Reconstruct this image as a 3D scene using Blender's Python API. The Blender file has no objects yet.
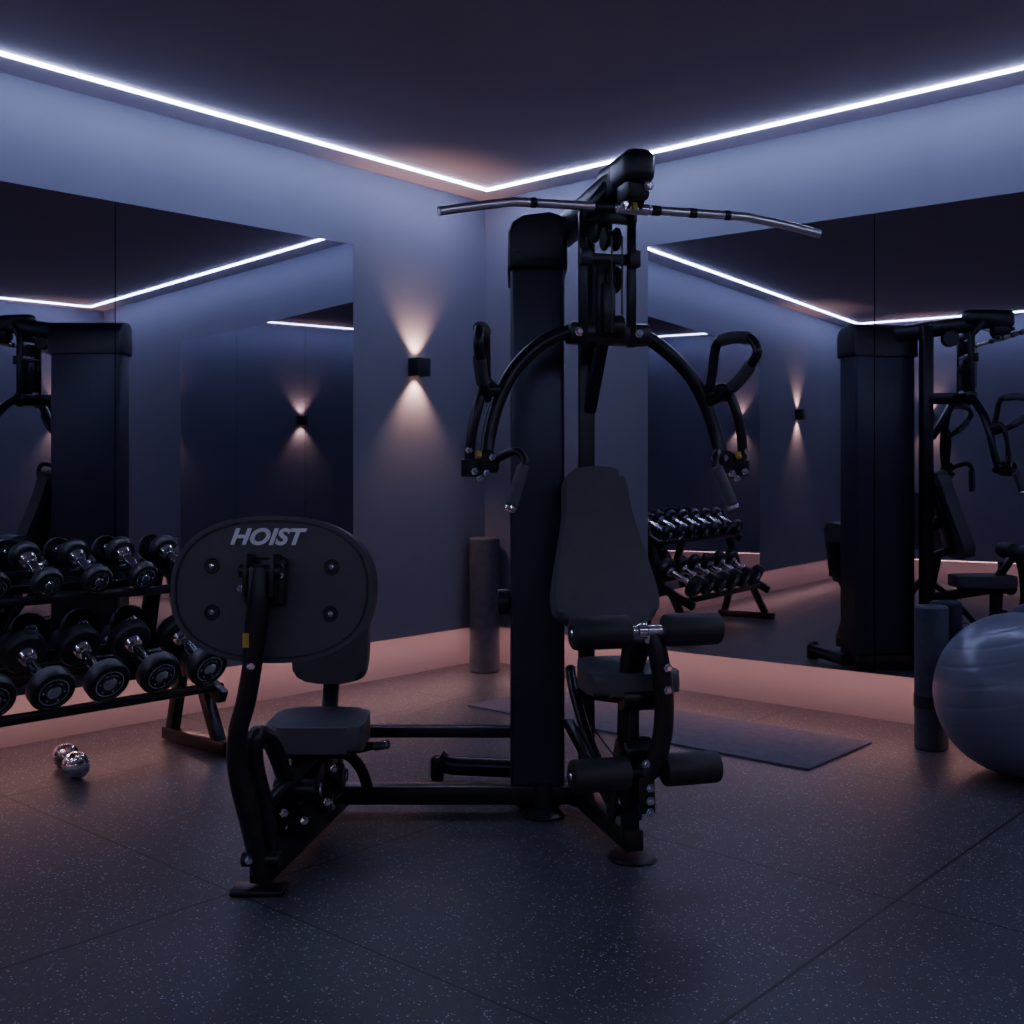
import bpy, bmesh, math, random
from mathutils import Vector, Matrix
random.seed(4)
D2R=math.pi/180
# ------------------------------------------------------------------ room frame
# X runs from the far corner along the left wall, Y from the far corner along the right wall
RU, RV, RH = 7.0, 6.15, 2.615
PL = 0.235                     # height of the recessed plinth
CAM = Vector((4.630, 4.284, 1.08))
YAW = math.atan2(0.7502, -0.6612)
RIGHT = Vector((math.cos(YAW), math.sin(YAW), 0)); FWD = Vector((-math.sin(YAW), math.cos(YAW), 0))

# ------------------------------------------------------------------ materials
def new_mat(name):
    m=bpy.data.materials.new(name); m.use_nodes=True
    nt=m.node_tree; b=nt.nodes['Principled BSDF']; return m,nt,b
def mat(name, col, rough=0.5, metal=0.0, var=0.15, scale=30, bump=0.0, bscale=300, coat=0.0, spec=None):
    m,nt,b=new_mat(name)
    tc=nt.nodes.new('ShaderNodeTexCoord')
    n=nt.nodes.new('ShaderNodeTexNoise'); n.inputs['Scale'].default_value=scale; n.inputs['Detail'].default_value=3
    nt.links.new(tc.outputs['Object'], n.inputs['Vector'])
    r=nt.nodes.new('ShaderNodeValToRGB')
    r.color_ramp.elements[0].position=0.3; r.color_ramp.elements[1].position=0.7
    r.color_ramp.elements[0].color=(*[c*(1-var) for c in col],1)
    r.color_ramp.elements[1].color=(*[min(1,c*(1+var)) for c in col],1)
    nt.links.new(n.outputs['Fac'], r.inputs['Fac']); nt.links.new(r.outputs['Color'], b.inputs['Base Color'])
    b.inputs['Roughness'].default_value=rough; b.inputs['Metallic'].default_value=metal
    if coat: b.inputs['Coat Weight'].default_value=coat; b.inputs['Coat Roughness'].default_value=0.2
    if spec is not None: b.inputs['Specular IOR Level'].default_value=spec
    if bump:
        n2=nt.nodes.new('ShaderNodeTexNoise'); n2.inputs['Scale'].default_value=bscale
        nt.links.new(tc.outputs['Object'], n2.inputs['Vector'])
        bp=nt.nodes.new('ShaderNodeBump'); bp.inputs['Strength'].default_value=bump; bp.inputs['Distance'].default_value=0.002
        nt.links.new(n2.outputs['Fac'], bp.inputs['Height']); nt.links.new(bp.outputs['Normal'], b.inputs['Normal'])
    return m
def emit(name, col, s):
    m,nt,b=new_mat(name)
    b.inputs['Base Color'].default_value=(*col,1)
    b.inputs['Emission Color'].default_value=(*col,1); b.inputs['Emission Strength'].default_value=s
    return m

M_wall=mat('wall_paint',(0.150,0.152,0.218),0.75,var=0.04,scale=3,bump=0.1,bscale=120)
M_ceil=mat('ceiling_paint',(0.48,0.42,0.49),0.8,var=0.03,scale=2)
M_base=mat('plinth_paint',(0.29,0.255,0.285),0.7,var=0.04,scale=4)
M_mirror=mat('mirror_glass',(0.50,0.50,0.57),0.012,1.0,var=0.0)
M_led=emit('cool_led',(0.54,0.64,1.0),50)
M_warm=emit('warm_led',(1.0,0.50,0.46),20)
M_bulb=emit('sconce_lamp',(1.0,0.62,0.36),12)
M_steel=mat('black_powder_coat',(0.020,0.020,0.027),0.28,0.3,bump=0.08,bscale=900)
M_shroud=mat('charcoal_shroud',(0.046,0.047,0.074),0.33,0.35,var=0.1,scale=4)
M_plastic=mat('black_plastic',(0.018,0.018,0.023),0.34,bump=0.12,bscale=700)
M_vinyl=mat('grey_vinyl',(0.075,0.074,0.086),0.48,var=.05,bump=0.25,bscale=500)
M_foam=mat('black_foam',(0.026,0.026,0.030),0.5,bump=0.3,bscale=600)
M_plate=mat('plate_plastic',(0.070,0.066,0.075),0.40,var=.05,bump=0.2,bscale=900)
M_chrome=mat('chrome',(0.92,0.93,0.96),0.10,1.0,var=0.03)
M_satin=mat('satin_steel',(0.95,0.95,0.98),0.28,1.0,var=0.03,scale=80)
M_yellow=mat('yellow_plastic',(0.55,0.42,0.06),0.45)
M_logo=mat('logo_grey',(0.90,0.90,0.93),0.45,var=0.02)
M_rubber=mat('dumbbell_rubber',(0.026,0.026,0.033),0.36,bump=0.15,bscale=400)
M_roller=mat('roller_foam',(0.065,0.072,0.105),0.8,bump=0.4,bscale=250)
M_band=mat('roller_band',(0.02,0.02,0.026),0.6)
M_mat=mat('mat_rubber',(0.12,0.11,0.155),0.75,bump=0.3,bscale=400)
M_ball=mat('ball_vinyl',(0.18,0.195,0.28),0.28,0.15,var=0.05,scale=6,bump=0.05,bscale=400)
M_grip=mat('grey_grip',(0.09,0.09,0.11),0.6,bump=0.4,bscale=500)

# rubber tile floor
M_floor,nt,b=new_mat('rubber_tiles')
N=nt.nodes.new; L=nt.links.new
tc=N('ShaderNodeTexCoord'); sx=N('ShaderNodeSeparateXYZ'); L(tc.outputs['Object'],sx.inputs[0])
def math_n(op,a,bv=None,c=None):
    n=N('ShaderNodeMath'); n.operation=op
    for i,x in enumerate((a,bv,c)):
        if x is None: continue
        if isinstance(x,(int,float)): n.inputs[i].default_value=x
        else: L(x,n.inputs[i])
    return n.outputs[0]
def seam(sock,ofs,sp,w):
    s=math_n('SUBTRACT',sock,ofs); s=math_n('WRAP',s,sp/2,-sp/2); s=math_n('ABSOLUTE',s)
    return math_n('LESS_THAN',s,w)
sm=math_n('MAXIMUM',seam(sx.outputs[0],0.761,1.085,0.0030),seam(sx.outputs[1],0.515,1.31,0.0042))
vo=N('ShaderNodeTexVoronoi'); vo.inputs['Scale'].default_value=165; L(tc.outputs['Object'],vo.inputs['Vector'])
sc=N('ShaderNodeSeparateColor'); L(vo.outputs['Color'],sc.inputs[0])
dot=math_n('LESS_THAN',vo.outputs['Distance'],math_n('MULTIPLY',sc.outputs[1],0.48))
pick=math_n('GREATER_THAN',sc.outputs[0],0.5)
sp=math_n('MULTIPLY',dot,pick)
sp=math_n('MULTIPLY',sp,sc.outputs[2])
nz=N('ShaderNodeTexNoise'); nz.inputs['Scale'].default_value=2.2; nz.inputs['Detail'].default_value=5; L(tc.outputs['Object'],nz.inputs['Vector'])
r=N('ShaderNodeValToRGB'); r.color_ramp.elements[0].position=.3; r.color_ramp.elements[1].position=.7
r.color_ramp.elements[0].color=(0.050,0.050,0.066,1); r.color_ramp.elements[1].color=(0.068,0.067,0.087,1)
L(nz.outputs['Fac'],r.inputs[0])
mx=N('ShaderNodeMix'); mx.data_type='RGBA'; L(sp,mx.inputs[0]); L(r.outputs[0],mx.inputs[6]); mx.inputs[7].default_value=(0.46,0.46,0.55,1)
m2=N('ShaderNodeMix'); m2.data_type='RGBA'; L(sm,m2.inputs[0]); L(mx.outputs[2],m2.inputs[6]); m2.inputs[7].default_value=(0.005,0.005,0.008,1)
L(m2.outputs[2],b.inputs['Base Color']); b.inputs['Roughness'].default_value=0.42
n3=N('ShaderNodeTexNoise'); n3.inputs['Scale'].default_value=260; L(tc.outputs['Object'],n3.inputs['Vector'])
bp=N('ShaderNodeBump'); bp.inputs['Strength'].default_value=.35; bp.inputs['Distance'].default_value=.002
L(n3.outputs['Fac'],bp.inputs['Height']); L(bp.outputs[0],b.inputs['Normal'])

# ------------------------------------------------------------------ mesh helpers
def cr(pts,n=8,closed=False):
    P=[Vector(p) for p in pts]; out=[]; m=len(P)
    segs=m if closed else m-1
    for i in range(segs):
        if closed: a,b_,c,d=P[(i-1)%m],P[i],P[(i+1)%m],P[(i+2)%m]
        else: a,b_,c,d=P[max(i-1,0)],P[i],P[i+1],P[min(i+2,m-1)]
        for k in range(n):
            t=k/n
            out.append(0.5*((2*b_)+(-a+c)*t+(2*a-5*b_+4*c-d)*t*t+(-a+3*b_-3*c+d)*t**3))
    if not closed: out.append(P[-1].copy())
    return out
def basis(dv, ref=None):
    z=dv.normalized()
    r_=Vector(ref) if ref is not None else Vector((0,0,1))
    if abs(z.dot(r_.normalized()))>0.98: r_=Vector((0,1,0)) if abs(z.y)<.9 else Vector((1,0,0))
    x=r_.cross(z).normalized(); y=z.cross(x)
    return Matrix((x,y,z)).transposed()
class Part:
    def __init__(s): s.bm=bmesh.new()
    def merge(s,tb,M=None):
        if M is not None: tb.transform(M)
        bmesh.ops.recalc_face_normals(tb,faces=tb.faces)
        me=bpy.data.meshes.new('tmp'); tb.to_mesh(me); tb.free(); s.bm.from_mesh(me); bpy.data.meshes.remove(me)
    def box(s,c,size,rot=None,bev=0.004,seg=2):
        tb=bmesh.new(); bmesh.ops.create_cube(tb,size=1)
        tb.transform(Matrix.Diagonal((*size,1)))
        bev=min(bev,min(size)*.45)
        if bev>0: bmesh.ops.bevel(tb,geom=tb.edges[:],offset=bev,segments=seg,affect='EDGES',profile=.5)
        M=Matrix.Translation(Vector(c))
        if rot is not None: M=M@rot.to_4x4()
        s.merge(tb,M); return s
    def beam(s,p1,p2,w,h,bev=0.006,ref=None):
        p1,p2=Vector(p1),Vector(p2); dv=p2-p1
        return s.box((p1+p2)/2,(w,h,dv.length),basis(dv,ref),bev)
    def lathe(s,prof,o,axis,seg=32):
        tb=bmesh.new(); B=basis(Vector(axis)); o=Vector(o); rings=[]
        for (r_,h) in prof:
            if r_<1e-6: rings.append([tb.verts.new(B@Vector((0,0,h))+o)])
            else: rings.append([tb.verts.new(B@Vector((r_*math.cos(2*math.pi*k/seg),r_*math.sin(2*math.pi*k/seg),h))+o) for k in range(seg)])
        for A,C in zip(rings[:-1],rings[1:]):
            for k in range(seg):
                k2=(k+1)%seg
                if len(A)==1 and len(C)==1: continue
                if len(A)==1: tb.faces.new((A[0],C[k],C[k2]))
                elif len(C)==1: tb.faces.new((A[k],A[k2],C[0]))
                else: tb.faces.new((A[k],A[k2],C[k2],C[k]))
        s.merge(tb); return s
    def cyl(s,p1,p2,r,bev=0.003,seg=28):
        p1,p2=Vector(p1),Vector(p2); l=(p2-p1).length; bev=min(bev,r*.4,l*.4)
        return s.lathe([(0,0),(r-bev,0),(r,bev),(r,l-bev),(r-bev,l),(0,l)],p1,p2-p1,seg)
    def tube(s,pts,r,n=8,seg=16,smooth=True):
        P=cr(pts,n) if smooth else [Vector(p) for p in pts]
        tb=bmesh.new(); rings=[]; t0=(P[1]-P[0]).normalized(); B=basis(t0); x=B.col[0].copy()
        for i,p in enumerate(P):
            t=(P[min(i+1,len(P)-1)]-P[max(i-1,0)]).normalized()
            x=(x-t*x.dot(t)).normalized(); y=t.cross(x)
            rings.append([tb.verts.new(p+r*(x*math.cos(2*math.pi*k/seg)+y*math.sin(2*math.pi*k/seg))) for k in range(seg)])
        for A,C in zip(rings[:-1],rings[1:]):
            for k in range(seg): tb.faces.new((A[k],A[(k+1)%seg],C[(k+1)%seg],C[k]))
        tb.faces.new(rings[0]); tb.faces.new(rings[-1])
        s.merge(tb); return s
    def prism(s,outline,thick,M,bev=0.012,seg=4):
        """outline: (x,z) list, thickness along local y centred"""
        tb=bmesh.new()
        A=[tb.verts.new((p[0],-thick/2,p[1])) for p in outline]; C=[tb.verts.new((p[0],thick/2,p[1])) for p in outline]
        f1=tb.faces.new(A); f2=tb.faces.new(C)
        n=len(outline)
        for k in range(n): tb.faces.new((A[k],A[(k+1)%n],C[(k+1)%n],C[k]))
        if bev:
            es=list(set(f1.edges)|set(f2.edges))
            bmesh.ops.bevel(tb,geom=es,offset=bev,segments=seg,affect='EDGES',profile=.5)
        s.merge(tb,M); return s
    def ball(s,c,r,u=32,v=20):
        tb=bmesh.new(); bmesh.ops.create_uvsphere(tb,u_segments=u,v_segments=v,radius=r); s.merge(tb,Matrix.Translation(Vector(c))); return s
    def bolt(s,c,axis,r=.011):
        s.lathe([(0,-.004),(r*1.25,-.004),(r*1.25,0),(r,0),(r,r*.8),(r*.75,r),(0,r)],c,axis,6); return s
    def done(s,name,m,parent=None,loc=None,rotz=0):
        for e in s.bm.edges:
            e.smooth = not (len(e.link_faces)==2 and e.calc_face_angle(0)>0.62)
        for f in s.bm.faces: f.smooth=True
        me=bpy.data.meshes.new(name); s.bm.to_mesh(me); s.bm.free()
        me.materials.append(m)
        o=bpy.data.objects.new(name,me); bpy.context.collection.objects.link(o)
        if parent is not None: o.parent=parent
        if loc is not None: o.location=loc
        o.rotation_euler[2]=rotz
        return o
def empty(name,loc,rotz=0):
    e=bpy.data.objects.new(name,None); e.empty_display_size=.2
    bpy.context.collection.objects.link(e); e.location=loc; e.rotation_euler[2]=rotz; return e

# ------------------------------------------------------------------ room shell
T=0.27; RC=0.16
def slab(name,x0,x1,y0,y1,z0,z1,m,bev=0):
    c=Vector(((x0+x1)/2,(y0+y1)/2,(z0+z1)/2))
    p=Part(); p.box((0,0,0),(x1-x0,y1-y0,z1-z0),bev=bev) ; return p.done(name,m,loc=c)
p=Part(); p.box((RU/2,RV/2,-.05),(RU+2*T,RV+2*T,.1),bev=0); p.done('floor',M_floor)
slab('ceiling',-T,RU+T,-T,RV+T,RH,RH+.1,M_ceil)
slab('wall_left',-T,RU+T,-T,0,PL,RH,M_wall)
slab('wall_right',-T,0,0,RV,PL,RH,M_wall)
slab('wall_rear',RU,RU+T,0,RV,PL,RH,M_wall)
slab('wall_front',-T,RU+T,RV,RV+T,PL,RH,M_wall)
slab('baseboard_left',-T,RU+T,-T,-RC,0,PL,M_base)
slab('baseboard_right',-T,-RC,-RC,RV+RC,0,PL,M_base)
slab('baseboard_rear',RU+RC,RU+T,-RC,RV+RC,0,PL,M_base)
slab('baseboard_front',-T,RU+T,RV+RC,RV+T,0,PL,M_base)
# perimeter LED strip on the ceiling
I=.2; w=.019; hz=RH-.0045
p=Part()
p.box((RU/2,I,hz),(RU-2*I+w,w,.008),bev=0).box((RU/2,RV-I,hz),(RU-2*I+w,w,.008),bev=0)
p.box((I,RV/2,hz),(w,RV-2*I-w,.008),bev=0).box((RU-I,RV/2,hz),(w,RV-2*I-w,.008),bev=0)
p.done('ceiling_light_strip',M_led)
# strip on the underside of the overhanging wall, tucked behind its front edge
p=Part(); zz=PL-.0022
p.box((RU/2,-.040,zz),(RU,.024,.0035),bev=0).box((RU/2,RV+.040,zz),(RU,.024,.0035),bev=0)
p.box((-.040,RV/2,zz),(.024,RV,.0035),bev=0).box((RU+.040,RV/2,zz),(.024,RV,.0035),bev=0)
p.done('plinth_light_strip',M_warm)
# mirror panels: each wall's row of panels is wedge-shaped, an added tilt that shifts the reflections
MT=2.168; TOE=math.tan(3.5*D2R); MB=PL+.02
def mirror(a0,a1,axis,end):
    w_=a1-a0; h=(MT-MB)/2; t0=.006+(end-a0)*TOE; t1=.006+(end-a1)*TOE
    if axis=='x': poly=[(-w_/2,0),(w_/2,0),(w_/2,t1),(-w_/2,t0)]; loc=Vector(((a0+a1)/2,.0005,(MB+MT)/2))
    else: poly=[(0,-w_/2),(t0,-w_/2),(t1,w_/2),(0,w_/2)]; loc=Vector((.0005,(a0+a1)/2,(MB+MT)/2))
    p=Part(); tb=bmesh.new()
    A=[tb.verts.new((*q,-h)) for q in poly]; C=[tb.verts.new((*q,h)) for q in poly]
    tb.faces.new(A); tb.faces.new(C)
    for k in range(4): tb.faces.new((A[k],A[(k+1)%4],C[(k+1)%4],C[k]))
    p.merge(tb)
    o=p.done('wall_mirror',M_mirror,loc=loc)
    for f in o.data.polygons: f.use_smooth=False
    return o
x=1.155; W3=1.175
for k in range(3): mirror(x,x+W3-.004,'x',1.155+3*W3); x+=W3
y=1.246; W4=1.09
for k in range(3): mirror(y,y+W4-.004,'y',1.246+3*W4); y+=W4

# sconces
def sconce(loc,rot):
    e=empty('wall_sconce',loc,rot)
    p=Part()
    W,H_,Dp=.092,.095,.075
    p.box((0,.006,0),(W*.8,.012,H_*.85),bev=.002)
    p.box((0,Dp-.005,0),(W,.008,H_),bev=.002); p.box((-W/2+.004,Dp/2,0),(.008,Dp,H_),bev=.002); p.box((W/2-.004,Dp/2,0),(.008,Dp,H_),bev=.002)
    p.box((0,Dp/2,0),(W-.01,Dp-.01,.03),bev=0)
    p.done('housing',M_plastic,e)
    q=Part(); q.cyl((0,.042,.016),(0,.042,.024),.022); q.cyl((0,.042,-.024),(0,.042,-.016),.022); q.done('lamp_discs',M_bulb,e)
    for sgn in (1,-1):
        l=bpy.data.lights.new('sconce_spot','SPOT'); l.energy=24; l.color=(1,.56,.37); l.spot_size=88*D2R; l.spot_blend=.85; l.shadow_soft_size=.012
        o=bpy.data.objects.new('spot_up' if sgn>0 else 'spot_down',l); bpy.context.collection.objects.link(o)
        o.parent=e; o.location=(0,.045,.035*sgn); o.rotation_euler=((math.pi if sgn>0 else 0)+ 0.10*sgn,0,0)
    return e
SZ=1.644
sconce((.545,0,SZ),0); sconce((5.60,0,SZ),0)
for u in (.40,1.80,3.3): sconce((u,RV,SZ),math.pi)
for v in (.85,): sconce((RU,v,SZ),math.pi/2)

# ------------------------------------------------------------------ multi-station gym
A0,D0=.08,3.75
gym=empty('multi_station_home_gym',Vector((CAM.x,CAM.y,0))+RIGHT*A0+FWD*D0,YAW)
def G(a,d,z): return Vector((a-A0,d-D0,z))
c15,s15=math.cos(15*D2R),math.sin(15*D2R)
def S(x,y,z): return G(.235+c15*x-s15*y,3.54+s15*x+c15*y,z)
R15=Matrix.Rotation(15*D2R,3,'Z')
XS=Vector((c15,s15,0)); YS=Vector((-s15,c15,0))
# tower
p=Part()
p.box(G(.081,3.745,.915),(.174,.37,1.66),bev=.016,seg=3)
p.done('weight_stack_shroud',M_shroud,gym)
p=Part()
p.prism([(-.095,1.735),(-.095,1.85),(-.078,1.885),(-.045,1.905),(.04,1.915),(.082,1.90),(.095,1.87),(.095,1.735)],.40,Matrix.Translation(G(.081,3.745,0)),bev=.014)
p.box(G(.081,3.745,.055),(.15,.33,.07),bev=.01)
p.lathe([(0,0),(.07,0),(.072,.006),(.05,.02),(0,.02)],G(.1,3.56,0),(0,0,1))
p.cyl(G(.1,3.58,.0),G(.1,3.58,.1),.035)
p.done('shroud_cap_and_foot',M_plastic,gym)
p=Part(); p.box(G(.015,3.543,1.79),(.035,.004,.012),bev=.001); p.done('shroud_badge',M_grip,gym)
# frame
p=Part()
p.beam(S(0,0,.03),S(0,0,1.90),.05,.065)
p.beam(S(0,.02,.055),S(0,-.42,.055),.055,.06)
p.beam(S(-.0,.02,.055),G(.08,3.75,.055),.055,.06)
p.beam(G(-.56,3.59,.06),G(.24,3.59,.06),.055,.06)            # long base rail
p.beam(G(-.47,3.60,.257),G(.0,3.60,.257),.036,.036)           # upper rail
p.tube([G(.06,3.93,.05),G(-.10,3.94,.055),G(-.22,3.95,.06),G(-.262,3.95,.085)],.034,seg=14)
p.box(G(-.262,3.95,.05),(.05,.07,.09),bev=.015)
p.beam(S(0,-.38,.05),S(0,-.38,.50),.05,.05)                  # front post
p.beam(S(0,.0,.40),S(0,-.40,.46),.045,.05)
p.beam(S(0,-.38,.50),S(0.005,-.46,.62),.045,.04)
p.lathe([(0,0),(.066,0),(.07,.006),(.066,.012),(0,.014)],S(0,-.40,0),(0,0,1))
p.beam(S(-.04,-.33,.10),S(-.04,-.41,.33),.012,.06); p.beam(S(.04,-.33,.10),S(.04,-.41,.33),.012,.06)
p.beam(S(-.055,.02,.3),S(-.03,-.36,.12),.03,.03)
# lat boom
p.beam(S(-.06,.22,1.845),S(0,-.36,1.93),.075,.085,bev=.018)
p.beam(S(0,-.20,1.50),S(0,.0,1.50),.05,.06)
p.beam(S(0,-.16,1.50),S(0,-.03,1.28),.035,.035)
for xx in (-.085,.066):
    p.beam(S(xx,-.22,1.46),S(xx,-.22,1.86),.028,.034)
    p.beam(S(xx,-.22,1.84),S(xx*.4,-.30,1.92),.026,.034)
    p.box(S(xx,-.24,1.72),(.036,.03,.05),R15,.004)
p.box(S(-.005,-.22,1.72),(.17,.03,.03),R15,.004)
p.box(S(-.005,-.22,1.845),(.17,.03,.035),R15,.004)
p.box(S(-.02,-.22,1.60),(.06,.05,.22),R15,.008)
p.box(S(-.02,-.25,1.57),(.034,.03,.15),R15,.006)
p.box(S(0,-.2,1.50),(.26,.07,.065),R15,.015)
p.done('main_frame',M_steel,gym)
p=Part()
p.box(S(0,-.40,1.935),(.095,.15,.10),R15,.032,4)
p.box(S(0,-.30,1.945),(.085,.20,.085),R15,.028,4)
p.box(S(0,-.405,1.88),(.07,.10,.07),R15,.015)
for (yy,zz2,rr) in ((-.40,1.865,.043),(-.13,1.83,.045),(-.22,1.66,.04),(-.22,1.78,.035)):
    for dx in (-.018,.018):
        p.cyl(S(dx-.006,yy,zz2),S(dx+.006,yy,zz2),rr)
    p.cyl(S(-.018,yy,zz2),S(.018,yy,zz2),rr-.012)
p.cyl(S(-.03,-.22,1.52),S(.035,-.22,1.52),.036)
p.cyl(G(-.045,3.60,.672),G(-.008,3.60,.672),.042)
p.cyl(G(-.03,3.60,.672),G(0.01,3.60,.672),.02)
p.done('pulleys_and_boom_cap',M_plastic,gym)
# press arms
arms=Part(); grips=Part(); chrome=Part(); yel=Part(); blk=Part()
for sg in (-1,1):
    def Q(x,y,z): return S(sg*x*.94-.02*min(1,x/.2),y,z)
    arms.tube([Q(.05,-.2,1.50),Q(.11,-.2,1.505),Q(.197,-.205,1.468),Q(.288,-.215,1.39),Q(.345,-.225,1.297),Q(.378,-.235,1.196),Q(.392,-.25,1.118)],.0215,seg=18)
    # outer handle tube
    arms.tube([Q(.355,-.23,1.325),Q(.395,-.26,1.34),Q(.425,-.28,1.27),Q(.445,-.28,1.18),Q(.448,-.27,1.10)],.015)
    arms.cyl(Q(.35,-.235,1.325),Q(.41,-.255,1.318),.019)
    o=Vector((sg*math.sin(20*D2R),-math.cos(20*D2R)))
    XR=-.035 if sg>0 else 0
    def O(l,z,x0=.385,y0=-.235): return S(sg*x0*.94-.02+XR+o.x*l,y0+o.y*l,z)
    arms.tube([O(0,1.30),O(.04,1.31),O(.12,1.35),O(.185,1.41),O(.20,1.44),O(.175,1.475),O(.11,1.485),O(.05,1.48),O(.03,1.45),O(.02,1.39),O(.0,1.31)],.0145)
    grips.tube([O(.055,1.482),O(.11,1.486),O(.17,1.478)],.019)
    grips.tube([O(.10,1.339),O(.14,1.366),O(.175,1.40)],.019)
    # hub
    arms.cyl(Q(.36,-.25,1.11),Q(.455,-.27,1.10),.024)
    arms.cyl(Q(.44,-.27,1.125),Q(.44,-.27,1.075),.03)
    arms.cyl(Q(.395,-.285,1.12),Q(.395,-.235,1.12),.032)
    for q in ((.44,-.31,1.09),(.40,-.30,1.085),(.452,-.29,1.15),(.42,-.295,1.07),(.38,-.29,1.13)):
        chrome.bolt(Q(*q),-YS,.009)
    chrome.cyl(Q(.452,-.27,1.125),Q(.452,-.27,1.175),.007)
    yel.cyl(Q(.425,-.298,1.128),Q(.425,-.29,1.148),.009)
    # lower handle
    arms.tube([Q(.385,-.25,1.10),Q(.36,-.30,1.13),Q(.325,-.35,1.145),Q(.305,-.37,1.12),Q(.315,-.375,1.09)],.012)
    grips.cyl(Q(.308,-.372,1.105),Q(.352,-.39,.995),.018)
    chrome.cyl(Q(.352,-.39,.995),Q(.357,-.392,.982),.0185)
    chrome.bolt(Q(.10,-.24,1.50),-YS,.011)
arms.done('press_arms',M_steel,gym); grips.done('hand_grips',M_grip,gym)
# lat bar
bar=Part()
bar.tube([S(-.56,-.425,1.782),S(-.47,-.415,1.802),S(-.36,-.402,1.824),S(-.33,-.40,1.827),S(-.2,-.40,1.828),S(.2,-.40,1.828),S(.34,-.40,1.827),S(.37,-.402,1.823),S(.47,-.41,1.808),S(.578,-.42,1.786)],.0125)
bar.done('lat_pulldown_bar',M_satin,gym)
for (x0,x1) in ((-.115,-.055),(.055,.085),(.17,.195),(.28,.30),(-.30,-.28)):
    blk.cyl(S(x0,-.40,1.828),S(x1,-.40,1.828),.0145)
chrome.cyl(S(-.05,-.40,1.828),S(.05,-.40,1.828),.016); chrome.cyl(S(0,-.40,1.83),S(0,-.40,1.862),.007)
chrome.bolt(S(.025,-.46,1.88),-YS,.012); chrome.bolt(S(-.03,-.42,1.835),-YS,.010)
yel.box(S(0,-.418,1.832),(.016,.012,.024),R15,.003)
# cables
cab=Part()
cab.tube([S(0,-.42,1.84),S(0,-.30,1.88),S(0,-.13,1.88)],.003,seg=8)
cab.tube([S(-.012,-.265,1.78),S(-.012,-.265,1.50)],.003,seg=8,smooth=False)
cab.tube([S(.02,-.265,1.78),S(.02,-.265,1.55)],.003,seg=8,smooth=False)
cab.tube([S(.0,-.04,.30),S(.0,-.42,.22)],.003,seg=8,smooth=False)
cab.done('cables',M_plastic,gym)
# back and seat pads of the press station
pad=[(-.066,.235),(0,.243),(.066,.235),(.094,.20),(.105,.10),(.128,0),(.155,-.11),(.163,-.17),(.150,-.222),(.10,-.242),(0,-.245),(-.10,-.242),(-.150,-.222),(-.163,-.17),(-.155,-.11),(-.128,0),(-.105,.10),(-.094,.20)]
o2=[(q.x,q.y) for q in cr([Vector((a,b2,0)) for a,b2 in pad],5,True)]
Mb=Matrix.Translation(S(0,-.125,.865))@R15.to_4x4()@Matrix.Rotation(-16*D2R,4,'X')
p=Part(); p.prism(o2,.062,Mb,bev=.018)
so=[(q.x,q.y) for q in cr([Vector(v+(0,)) for v in [(-.09,.16),(.09,.16),(.13,.12),(.125,0),(.085,-.13),(.055,-.16),(-.055,-.16),(-.085,-.13),(-.125,0),(-.13,.12)]],5,True)]
p.prism(so,.06,Matrix.Translation(S(0,-.30,.50))@R15.to_4x4()@Matrix.Rotation(90*D2R,4,'X'),bev=.018)
p.done('seat_and_back_pad',M_vinyl,gym)
p=Part()
p.box(Mb@Vector((0,.045,0)),(.10,.03,.34),(R15@Matrix.Rotation(-16*D2R,3,'X')),.006)
p.beam(S(0,-.01,.80),S(0,-.10,.83),.04,.06); p.beam(S(0,0,.62),S(0,-.16,.68),.04,.04)
p.box(S(0,-.30,.462),(.14,.22,.03),R15,.006)
p.done('pad_brackets',M_steel,gym)
# rollers
p=Part()
for z,yy in ((.656,-.507),(.272,-.50)):
    for sg in (-1,1):
        pr=[(0,0),(.034,0),(.042,.004),(.045,.012),(.045,.153),(.042,.161),(.034,.165),(.02,.165),(.018,.155),(0,.155)]
        p.lathe(pr,S(sg*.05,yy,z),XS*sg,36)
p.done('foam_rollers',M_foam,gym)
p=Part()
p.cyl(S(-.06,-.507,.656),S(.06,-.507,.656),.015); 
for sg in (-1,1):
    for z,yy in ((.656,-.507),(.272,-.50)): p.cyl(S(sg*.203,yy,z),S(sg*.218,yy,z),.012)
p.cyl(S(-.03,-.507,.655),S(.0,-.507,.655),.022)
p.box(S(.025,-.50,.645),(.055,.03,.05),R15,.004)
for q in ((.0,-.535,.20),(.0,-.535,.235),(.0,-.535,.17),(-.045,-.43,.22),(.045,-.46,.25),(.045,-.46,.31),(.045,-.55,.50),(.045,-.55,.56),(-.01,-.53,.30)): p.bolt(S(*q),-YS,.010)
me_=bpy.data.meshes.new('t2'); chrome.bm.to_mesh(me_); chrome.bm.free(); p.bm.from_mesh(me_); bpy.data.meshes.remove(me_)
p.done('chrome_fittings',M_chrome,gym)
p=Part()
p.tube([S(.02,-.49,.655),S(.035,-.51,.58),S(.045,-.52,.48),S(.042,-.52,.38),S(.025,-.51,.30),S(.0,-.50,.262)],.027,seg=18)
p.tube([S(-.02,-.42,.60),S(-.03,-.42,.5),S(-.03,-.41,.35),S(-.02,-.40,.22)],.018,seg=14)
p.cyl(S(-.06,-.50,.272),S(.06,-.50,.272),.017)
p.beam(S(0,-.50,.29),S(0,-.51,.16),.045,.03)
p.cyl(S(-.05,-.44,.46),S(.06,-.44,.46),.034)
p.cyl(S(-.035,-.40,.30),S(.05,-.40,.30),.045)
p.cyl(S(-.035,-.42,.19),S(.045,-.42,.19),.04)
p.tube([S(-.07,-.05,.48),S(-.085,-.14,.42),S(-.08,-.24,.32),S(-.05,-.34,.2)],.016)
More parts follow.
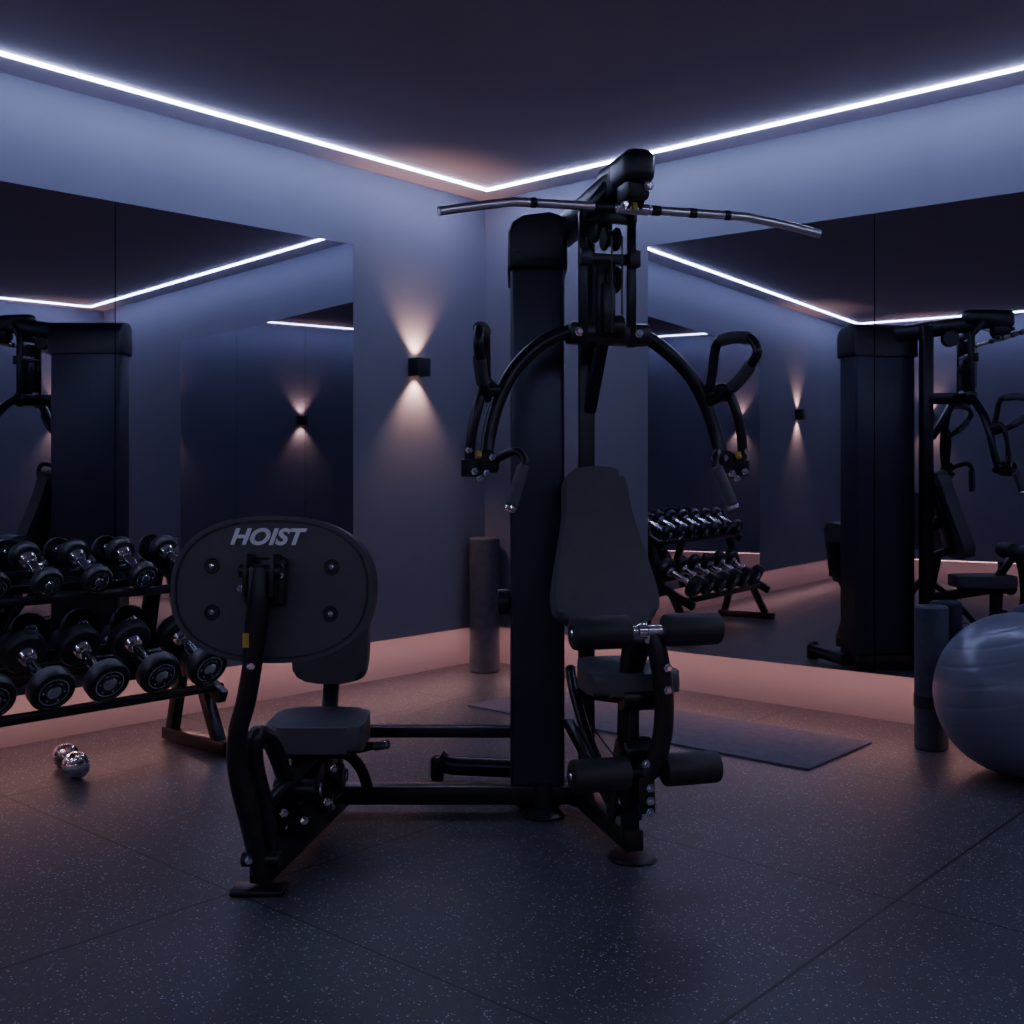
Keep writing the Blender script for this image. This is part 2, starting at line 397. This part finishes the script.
p.done('leg_extension_arm',M_steel,gym)

# ---- leg press station
Mp=Matrix.Translation(G(-.622,2.93,.782))@Matrix.Rotation(-6*D2R,4,'Z')@Matrix.Rotation(-6*D2R,4,'X')
ol=[]
for k in range(72):
    t=2*math.pi*k/72; cx,sz_=math.cos(t),math.sin(t); e=2/2.4
    ol.append((.270*math.copysign(abs(cx)**e,cx),.190*math.copysign(abs(sz_)**e,sz_)))
p=Part(); p.prism(ol,.056,Mp,bev=.014)
p.done('foot_plate',M_plate,gym)
p=Part()
tb=bmesh.new(); n=len(ol)
A=[tb.verts.new((x_*.955,-.0275,z_*.94)) for x_,z_ in ol]; Bv=[tb.verts.new((x_*.955,-.031,z_*.94)) for x_,z_ in ol]
Cv=[tb.verts.new((x_*.935,-.031,z_*.915)) for x_,z_ in ol]; Dv=[tb.verts.new((x_*.935,-.0275,z_*.915)) for x_,z_ in ol]
for P1,P2 in ((A,Bv),(Bv,Cv),(Cv,Dv)):
    for k in range(n): tb.faces.new((P1[k],P1[(k+1)%n],P2[(k+1)%n],P2[k]))
p.merge(tb,Mp)
p.box(Mp@Vector((-.01,-.04,.02)),(.11,.03,.12),Mp.to_3x3(),.008)
p.box(Mp@Vector((-.045,-.07,.035)),(.012,.07,.11),Mp.to_3x3(),.004)
p.box(Mp@Vector((.025,-.07,.035)),(.012,.07,.11),Mp.to_3x3(),.004)
p.done('plate_mount',M_plastic,gym)
bolts=Part(); wells=Part()
nrm=Mp.to_3x3()@Vector((0,-1,0))
for bx,bz in ((-.16,.058),(.16,.058),(-.155,-.062),(.16,-.062)):
    wells.lathe([(0,.001),(.017,.001),(.019,.003),(.021,.001),(.021,0),(0,0)],Mp@Vector((bx,-.028,bz)),nrm,24)
    bolts.lathe([(0,.004),(.004,.004),(.007,.002),(.008,0),(0,0)],Mp@Vector((bx,-.029,bz)),nrm,20)
for q in ((-.06,-.08,.035),(.04,-.08,.035),(-.06,-.09,-.0)): bolts.bolt(Mp@Vector(q),nrm,.008)
bolts.done('plate_bolts',M_chrome,gym); wells.done('plate_bolt_wells',M_plastic,gym)
fc=bpy.data.curves.new('lettering','FONT'); fc.body='HOIST'; fc.size=.058; fc.extrude=.0012; fc.shear=.3; fc.offset=.0022; fc.align_x='CENTER'; fc.align_y='CENTER'; fc.space_character=1.04
fo=bpy.data.objects.new('tmp_font',fc); bpy.context.collection.objects.link(fo)
bpy.context.view_layer.update()
me=bpy.data.meshes.new_from_object(fo.evaluated_get(bpy.context.evaluated_depsgraph_get())); bpy.data.objects.remove(fo)
me.materials.clear(); me.materials.append(M_logo)
lo=bpy.data.objects.new('plate_lettering',me); bpy.context.collection.objects.link(lo); lo.parent=gym
lo.matrix_local=Mp@Matrix.Translation((-.018,-.0295,.133))@Matrix.Rotation(90*D2R,4,'X')@Matrix.Diagonal((1.12,1,1,1))
p=Part()
for k in range(11): p.box(Mp@Vector((-.065+.009*k,-.0285,.099)),(.006,.002,.006),Mp.to_3x3(),0)
p.done('plate_subline',M_grip,gym)
# press arm
p=Part()
p.tube([Mp@Vector((-.01,-.085,.05)),G(-.640,2.835,.74),G(-.648,2.835,.66),G(-.672,2.84,.515),G(-.697,2.845,.42),G(-.700,2.86,.32),G(-.675,2.88,.19),G(-.652,2.91,.05)],.025,seg=20)
p.tube([G(-.625,3.10,.24),G(-.65,3.02,.36),G(-.668,2.93,.40),G(-.672,2.925,.33),G(-.650,2.95,.20),G(-.635,2.96,.05)],.024,seg=18)
p.cyl(Mp@Vector((-.065,-.085,.045)),Mp@Vector((.045,-.085,.045)),.018)
p.beam(Mp@Vector((-.012,-.085,.06)),G(-.655,2.835,.62),.05,.04,bev=.01)
p.beam(G(-.655,2.90,.05),G(-.545,3.62,.05),.055,.06)
p.box(G(-.655,2.905,.008),(.14,.08,.014),None,.006)
p.cyl(G(-.70,2.905,.085),G(-.60,2.905,.085),.02)
Rb=Matrix.Rotation(-9*D2R,3,'Z')
for dx in (-.045,.035):
    p.box(G(-.60+dx,3.20,.15),(.010,.20,.13),Rb@Matrix.Rotation(20*D2R,3,'X'),.004)
    p.box(G(-.585+dx,3.36,.20),(.010,.16,.15),Rb,.004)
p.beam(G(-.60,3.10,.10),G(-.56,3.46,.27),.045,.045)
p.beam(G(-.56,3.60,.06),G(-.57,3.50,.30),.05,.05)
p.beam(G(-.575,3.36,.07),G(-.575,3.38,.27),.05,.06)
p.tube([G(-.66,2.95,.20),G(-.63,3.06,.22),G(-.60,3.18,.24),G(-.575,3.30,.26)],.02)
p.tube([G(-.46,3.58,.08),G(-.47,3.50,.16),G(-.49,3.42,.22),G(-.53,3.38,.25)],.018)
p.cyl(G(-.665,3.14,.20),G(-.545,3.14,.20),.032); p.cyl(G(-.65,3.26,.13),G(-.53,3.26,.13),.038); p.cyl(G(-.64,3.40,.17),G(-.51,3.40,.17),.035)
p.box(G(-.575,3.37,.268),(.20,.24,.025),None,.006)
p.tube([G(-.575,3.40,.255),G(-.48,3.39,.25),G(-.42,3.36,.268),G(-.395,3.33,.275)],.013)
p.tube([G(-.575,3.40,.255),G(-.67,3.39,.25),G(-.72,3.37,.268),G(-.745,3.34,.275)],.013)
p.beam(G(-.575,3.50,.27),G(-.575,3.62,.50),.05,.03)
p.box(G(-.575,3.625,.56),(.10,.03,.22),None,.005)
p.done('leg_press_frame',M_steel,gym)
p=Part()
for q in ((-.395,3.33,.275),(-.375,3.325,.280),(-.745,3.34,.275)): p.ball(G(*q),.013,14,10)
fw=Vector((.3,-1,0))
for q in ((-.64,3.10,.21),(-.62,3.05,.16),(-.52,3.28,.22),(-.53,3.22,.14),(-.675,2.88,.09),(-.60,3.19,.19),(-.655,2.815,.60),(-.66,2.90,.12),(-.57,3.08,.13),(-.55,3.2,.19)): p.bolt(G(*q),fw,.010)
p.cyl(G(-.41,3.335,.272),G(-.365,3.32,.284),.014)
p.cyl(G(-.54,3.14,.20),G(-.53,3.14,.20),.02); p.cyl(G(-.505,3.40,.17),G(-.498,3.40,.17),.02); p.cyl(G(-.525,3.26,.13),G(-.517,3.26,.13),.022)
p.done('leg_press_bolts',M_chrome,gym)
p=Part()
ss=[(q.x,q.y) for q in cr([Vector(v+(0,)) for v in [(-.10,.15),(.10,.15),(.14,.11),(.142,0),(.135,-.10),(.10,-.14),(0,-.15),(-.10,-.14),(-.135,-.10),(-.142,0),(-.14,.11)]],5,True)]
p.prism(ss,.075,Matrix.Translation(G(-.574,3.36,.318))@Matrix.Rotation(90*D2R,4,'X'),bev=.022)
bs=[(q.x,q.y) for q in cr([Vector(v+(0,)) for v in [(-.085,.18),(0,.19),(.085,.18),(.115,.14),(.12,0),(.118,-.12),(.095,-.17),(0,-.185),(-.095,-.17),(-.118,-.12),(-.12,0),(-.115,.14)]],5,True)]
p.prism(bs,.06,Matrix.Translation(G(-.577,3.585,.60))@Matrix.Rotation(-8*D2R,4,'X'),bev=.02)
p.done('leg_press_seat_pads',M_vinyl,gym)
yel.box(G(-.668,2.812,.665),(.016,.002,.036),None,0)
yel.done('yellow_marks',M_yellow,gym)
blk.done('bar_bands',M_plastic,gym)

# ------------------------------------------------------------------ dumbbells
def dumbbell(hb,hc,c,ax,Lh,R,w,hr=.015):
    ax=Vector(ax).normalized(); c=Vector(c)
    for s_ in (-1,1):
        o=c+ax*s_*Lh/2
        hb.lathe([(0,0),(R*.6,0),(R*.90,.004),(R,.014),(R,w-.012),(R*.93,w-.002),(R*.84,w),(R*.80,w-.005),(R*.46,w-.005),(R*.42,w),(0,w)],o,ax*s_,32)
        hc.lathe([(0,w+.003),(R*.26,w+.003),(R*.32,w),(R*.32,w-.004),(0,w-.004)],o,ax*s_,20)
        hc.lathe([(R*.62,w-.006),(R*.62,w-.002),(R*.66,w-.002),(R*.66,w-.006)],o,ax*s_,28)
        for k in range(6):
            an=k*math.pi/3; B=basis(ax*s_)
            hc.lathe([(0,.003),(.004,.003),(.004,0),(0,0)],o+ax*s_*(w-.004)+B@Vector((R*.47*math.cos(an),R*.47*math.sin(an),0)),ax*s_,8)
        hc.lathe([(hr,-.022),(hr*1.55,-.016),(hr*1.9,0),(0,0)],o,ax*s_,20)
    hc.lathe([(hr*.95,-Lh/2),(hr*.95,-Lh/4),(hr*1.15,0),(hr*.95,Lh/4),(hr*.95,Lh/2)],c,ax,20)
RX0,RX1=2.09,3.45; VO=-.235
ro=Vector(((RX0+RX1)/2,.33,0))
rack=empty('dumbbell_rack',ro)
db=empty('dumbbell_set',ro)
p=Part()
def Rr(u,v,z): return Vector((u,v+VO,z))-ro
for u in (RX0+.03,RX1-.03):
    p.beam(Rr(u,.42,.03),Rr(u,.86,.03),.05,.05)
    p.beam(Rr(u,.46,.03),Rr(u,.56,.40),.045,.045)
    p.beam(Rr(u,.80,.03),Rr(u,.66,.30),.045,.045)
    p.beam(Rr(u,.60,.28),Rr(u,.44,.82),.06,.045)
    p.beam(Rr(u,.44,.41),Rr(u,.82,.22),.04,.05)
    p.beam(Rr(u,.40,.71),Rr(u,.60,.60),.04,.05)
tl=Vector((0,-.89,.45)).normalized()   # shelf slope: rear side higher
def rail(v,z): p.beam(Rr(RX0,v,z),Rr(RX1,v,z),.05,.03)
rail(.76,.255); rail(.52,.375); rail(.575,.63); rail(.42,.71)
p.done('rack_frame',M_steel,rack)
hb=Part(); hc=Part()
nrmv=Vector((0,.45,.89)).normalized()
u=RX0+.09
while u<RX1-.05:
    R=.080
    dumbbell(hb,hc,Rr(u,.65,.315)+nrmv*(R+.018),tl,.165,R,.062,.019)
    u+=.205
u=RX0+.06
while u<RX1-.03:
    R=.056
    dumbbell(hb,hc,Rr(u,.497,.672)+nrmv*(R+.018),tl,.14,R,.05,.018)
    u+=.19
hb.done('rubber_heads',M_rubber,db); hc.done('chrome_handles',M_chrome,db)
# loose chrome dumbbell
e=empty('dumbbell',(2.64,.40,0)); hb=Part()
ax=Vector((.25,1,0)).normalized(); R=.046
for s_ in (-1,1):
    hb.lathe([(0,0),(R*.8,0),(R,.008),(R,.030),(R*.8,.038),(R*.7,.038),(R*.7,.045),(R*.85,.047),(R*.85,.062),(R*.6,.068),(0,.07)],Vector((0,0,R))+ax*s_*.055,ax*s_,28)
hb.cyl(Vector((0,0,R))-ax*.06,Vector((0,0,R))+ax*.06,.015)
hb.done('chrome_body',M_chrome,e)

# ------------------------------------------------------------------ rollers, mat, ball
def roller(loc,R,H_,band=False):
    e=empty('foam_roller',loc)
    p=Part(); p.lathe([(R*.42,.004),(R*.5,0),(R-.008,0),(R,.008),(R,H_-.008),(R-.008,H_),(R*.5,H_),(R*.42,H_-.004),(R*.42,.004)],(0,0,0),(0,0,1),48)
    p.done('foam_body',M_roller,e)
    p=Part(); p.lathe([(0,.01),(R*.41,.01),(R*.41,H_-.02),(0,H_-.02)],(0,0,0),(0,0,1),32)
    if band: 
        p.lathe([(R*.98,.165),(R+.003,.165),(R+.003,.215),(R*.98,.215)],(0,0,0),(0,0,1),48)
    p.done('core_and_band',M_band,e)
roller((.105,.095,0),.083,.737)
roller((.215,2.600,0),.064,.565,True)
p=Part(); p.box((0,0,.004),(.55,1.72,.008),bev=.003); p.done('yoga_mat',M_mat,loc=(.566,1.53,0))
# exercise ball with moulded rings
bm=bmesh.new(); bmesh.ops.create_uvsphere(bm,u_segments=96,v_segments=160,radius=.292)
for v_ in bm.verts:
    t=math.acos(max(-1,min(1,v_.co.z/.292)))
    if .35<t<math.pi-.35:
        g_=max(0,math.cos(t*26))**10
        v_.co*=1-.005*g_
for f in bm.faces: f.smooth=True
me=bpy.data.meshes.new('exercise_ball'); bm.to_mesh(me); bm.free(); me.materials.append(M_ball)
o=bpy.data.objects.new('exercise_ball',me); bpy.context.collection.objects.link(o); o.location=(.395,2.985,.291)
o.rotation_euler=(12*D2R,8*D2R,0)

# ------------------------------------------------------------------ camera / world
cd=bpy.data.cameras.new('camera'); cd.sensor_width=36; cd.lens=36*1121/1024; cd.shift_y=-37/1024; cd.clip_start=.05
co=bpy.data.objects.new('camera',cd); bpy.context.collection.objects.link(co)
co.location=CAM; co.rotation_euler=(math.pi/2,0,YAW); bpy.context.scene.camera=co
w_=bpy.data.worlds.new('world'); bpy.context.scene.world=w_; w_.use_nodes=True
w_.node_tree.nodes['Background'].inputs[0].default_value=(.05,.06,.09,1); w_.node_tree.nodes['Background'].inputs[1].default_value=.3
